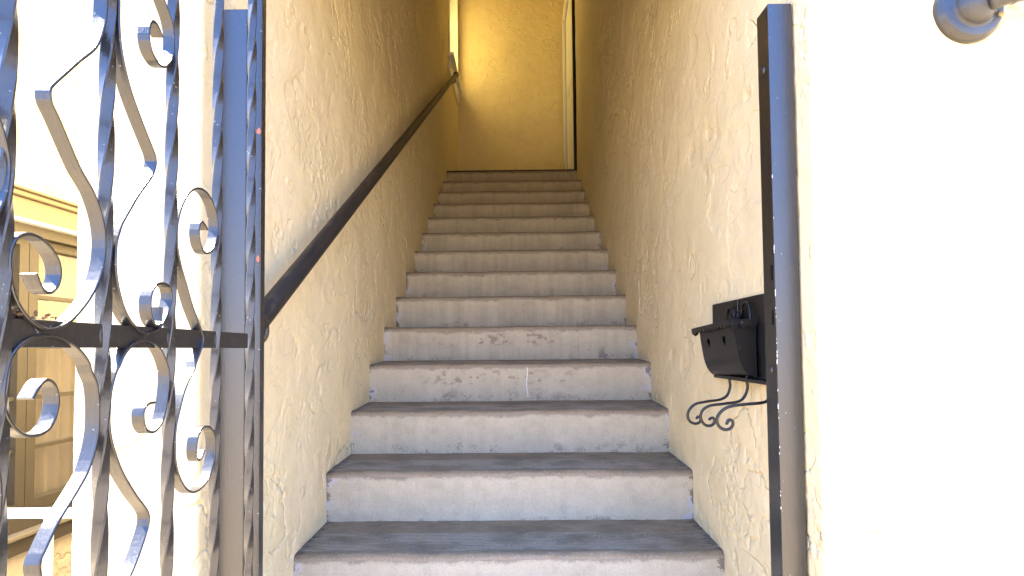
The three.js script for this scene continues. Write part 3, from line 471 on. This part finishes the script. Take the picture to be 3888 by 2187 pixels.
  // three newspaper hooks below
  for (const hk of [
    { z: -0.401, p: [[0.608,1.048],[0.608,1.025],[0.599,1.002],[0.583,0.992],[0.543,0.986],[0.512,0.979],[0.496,0.963],[0.492,0.948],[0.497,0.934],[0.511,0.927],[0.523,0.93],[0.527,0.938],[0.522,0.947],[0.516,0.942]] },
    { z: -0.2918, p: [[0.608,1.054],[0.61,1.033],[0.603,1.011],[0.59,0.998],[0.55,0.991],[0.513,0.986],[0.497,0.976],[0.491,0.961],[0.494,0.948],[0.503,0.938],[0.516,0.937],[0.524,0.943],[0.525,0.952],[0.52,0.957],[0.513,0.953]] },
    { z: -0.1619, p: [[0.608,1.035],[0.605,1.019],[0.599,1.01],[0.587,1.006],[0.551,1.003],[0.511,0.997],[0.493,0.985],[0.485,0.969],[0.489,0.954],[0.502,0.946],[0.515,0.949],[0.521,0.959],[0.519,0.966],[0.512,0.968],[0.507,0.96]] },
  ]) part('hook', tube([[0.624, hk.p[0][1] + 0.03, hk.z], ...hk.p.map(([x, y]) => [x, y, hk.z])], 0.0036, 90, 9), mBoxIron, mb);
  part('hook_rail', box(0.602, 0.626, 1.046, 1.0545, -0.5, -0.15, 0.001), mBoxIron, mb);
}

// ---------------------------------------------------------------- wall lamp on the sunless street front
{
  const lamp = thing('wall_lamp', 'glossy black round wall lamp on the white street front', 'wall lamp');
  const cx = 0.9485, cy = 1.807;
  const lathe = (pts, seg = 72) => new THREE.LatheGeometry(new THREE.SplineCurve(pts.map((p) => new THREE.Vector2(...p))).getPoints(60), seg).rotateX(Math.PI / 2).translate(cx, cy, 0);
  part('canopy', lathe([[0.0675, -0.012], [0.0675, 0.003], [0.066, 0.009], [0.0605, 0.0165], [0.058, 0.019], [0.05, 0.0205], [0.044, 0.0215], [0.041, 0.024], [0.0395, 0.027]]), mGlossBlack, lamp);
  part('swivel_dome', lathe([[0.0405, 0.024], [0.037, 0.032], [0.03, 0.0405], [0.02, 0.047], [0.01, 0.0505], [0.0001, 0.0515]]), mGlossBlack, lamp);
  for (const [x, y] of [[0.899, 1.827], [0.999, 1.789]]) part('screw', new THREE.SphereGeometry(0.0062, 14, 10).scale(1, 1, 0.7).translate(x, y, 0.0205), mTanLight, lamp);
  const arm = new THREE.LatheGeometry([[0.001, 0], [0.019, 0.001], [0.0205, 0.01], [0.0215, 0.035], [0.0255, 0.038], [0.0255, 0.05], [0.031, 0.062], [0.038, 0.09], [0.041, 0.14], [0.042, 0.17], [0.0405, 0.17], [0.036, 0.12], [0.001, 0.11]].map((p) => new THREE.Vector2(...p)), 40);
  arm.applyQuaternion(new THREE.Quaternion().setFromUnitVectors(new THREE.Vector3(0, 1, 0), new THREE.Vector3(0.86, 0.3, 0.42).normalize())).translate(cx + 0.006, cy - 0.006, 0.036);
  part('lamp_holder', arm, mGlossBlack, lamp);
}

// ---------------------------------------------------------------- wing of the neighbouring house, its casement window, white railing
{
  const wing = thing('stucco_wing', 'pale stucco wing with a tan casement window beyond the open gate', 'house');
  const X = -1.9, Z0 = -1.56, Z1 = -0.62, Y0 = 0.47, Y1 = 1.655, hole = (x, y, z) => x > X - 0.01 && z > Z0 && z < Z1 && y > Y0 && y < Y1;
  const path = planPath([[X, -8.5], [X, Z0 - 0.8], [X, Z0], [X, Z1], [X, -0.35, 0.02], [-5, -0.35]].map((p, i) => [p[0], p[1], p[2] || 0, i === 1 || i === 5 ? 0.12 : undefined]), 0.02, 0.008);
  part('wall', sheet(path, rowsOf([[0], [2.4, 0.02], [2.9, 0.05]], [Y0, Y1]), { hole, u0: 3.3 }), mStucco, wing);
  part('roof', box(-5.05, X + 0.03, 2.902, 3.0, -8.6, -0.25), mTanLight, wing);
  const cw = new Float32Array(0);
  const backing = box(-5, -4.9, 0, 2.9, -8.5, -0.36), rear = box(-4.9, X - 0.01, 0, 2.9, -8.5, -8.4);
  part('outer_wall', [backing, rear], mTanLight, wing);
  const win = sub('casement_window', wing), fx = X - 0.045;
  const zc = -1.09;
  part('casing', [box(fx - 0.06, X + 0.012, Y0 - 0.02, Y0 + 0.03, Z0, Z1), box(fx - 0.06, X + 0.012, Y0 + 0.03, Y1, Z0 - 0.02, Z0 + 0.03), box(fx - 0.06, X + 0.012, Y0 + 0.03, Y1, Z1 - 0.03, Z1 + 0.02), box(fx - 0.06, X + 0.012, 1.6, Y1, Z0 + 0.03, Z1 - 0.03)], mTan, win);
  part('head_moulding', [box(X - 0.01, X + 0.034, Y1 + 0.002, 1.735, Z0 - 0.06, Z1 + 0.06, 0.004), box(X - 0.01, X + 0.05, 1.737, 1.757, Z0 - 0.08, Z1 + 0.08, 0.006), box(X - 0.01, X + 0.062, 1.759, 1.769, Z0 - 0.09, Z1 + 0.09, 0.004)], mTanLight, win, 'stepped head moulding over the casement');
  part('drip_strip', box(X - 0.01, X + 0.045, Y1 - 0.014, Y1, Z0 - 0.05, Z1 + 0.05, 0.002), mWhitePaint, win);
  part('sill', box(X - 0.08, X + 0.055, 0.432, 0.449, Z0 - 0.06, Z1 + 0.06, 0.004), mTanLight, win);
  part('sub_sill', box(X - 0.05, X + 0.035, 0.37, 0.43, Z0 - 0.05, Z1 + 0.05, 0.004), mTan, win);
  const rows = [0.545, 0.752, 0.955, 1.16, 1.365, 1.565];
  for (const [a, b] of [[Z0 + 0.032, zc - 0.0015], [zc + 0.0015, Z1 - 0.032]]) {
    part('sash', [box(fx - 0.02, fx + 0.02, 0.502, 0.545, a, b), box(fx - 0.02, fx + 0.02, 1.565, 1.598, a, b), box(fx - 0.02, fx + 0.02, 0.545, 1.565, a, a + 0.042), box(fx - 0.02, fx + 0.02, 0.545, 1.565, b - 0.042, b)], mTan, win);
    for (let k = 1; k < 5; k++) part('muntin', box(fx - 0.012, fx + 0.012, rows[k] - 0.008, rows[k] + 0.008, a + 0.042, b - 0.042), mTan, win);
    for (let k = 0; k < 5; k++) part('pane', box(fx - 0.0115, fx - 0.0085, rows[k] + (k ? 0.008 : 0), rows[k + 1] - (k < 4 ? 0.008 : 0), a + 0.042, b - 0.042), mGlass, win);
  }
  const fold = []; for (let k = 0; k <= 80; k++) fold.push([mix(Z0, Z1, k / 80), 0.012 * Math.sin(k * 1.1) + 0.006 * Math.sin(k * 0.37)]);
  const P = [], idx = []; fold.forEach(([z, d]) => P.push(fx - 0.07 + d, 0.48, z, fx - 0.07 + d, 1.65, z)); for (let k = 0; k < 80; k++) idx.push(2 * k, 2 * k + 1, 2 * k + 2, 2 * k + 1, 2 * k + 3, 2 * k + 2);
  const cg = new THREE.BufferGeometry(); cg.setAttribute('position', new THREE.Float32BufferAttribute(P, 3)); cg.setIndex(idx); cg.computeVertexNormals();
  part('curtain', cg, mCurtain, win);

  const ral = thing('white_railing', 'white painted metal railing below the casement window', 'railing');
  part('rail', box(X + 0.002, -0.9, 0.628, 0.659, -0.606, -0.594, 0.002), mWhitePaint, ral);
  part('rail', box(X + 0.002, -0.9, 0.1, 0.128, -0.606, -0.594, 0.002), mWhitePaint, ral);
  for (const x of [-1.82, -1.63, -1.425, -1.33, -1.12, -0.98]) { part('baluster', box(x - 0.009, x + 0.009, 0, 0.629, -0.628, -0.607, 0.002), mWhitePaint, ral); part('rivet', new THREE.SphereGeometry(0.006, 10, 8).scale(1, 1, 0.5).translate(x, 0.643, -0.594), mWhitePaint, ral); }
}

scene.traverse((o) => { if (o.isMesh) { o.castShadow = true; o.receiveShadow = true; } });
renderer.render(scene, camera);
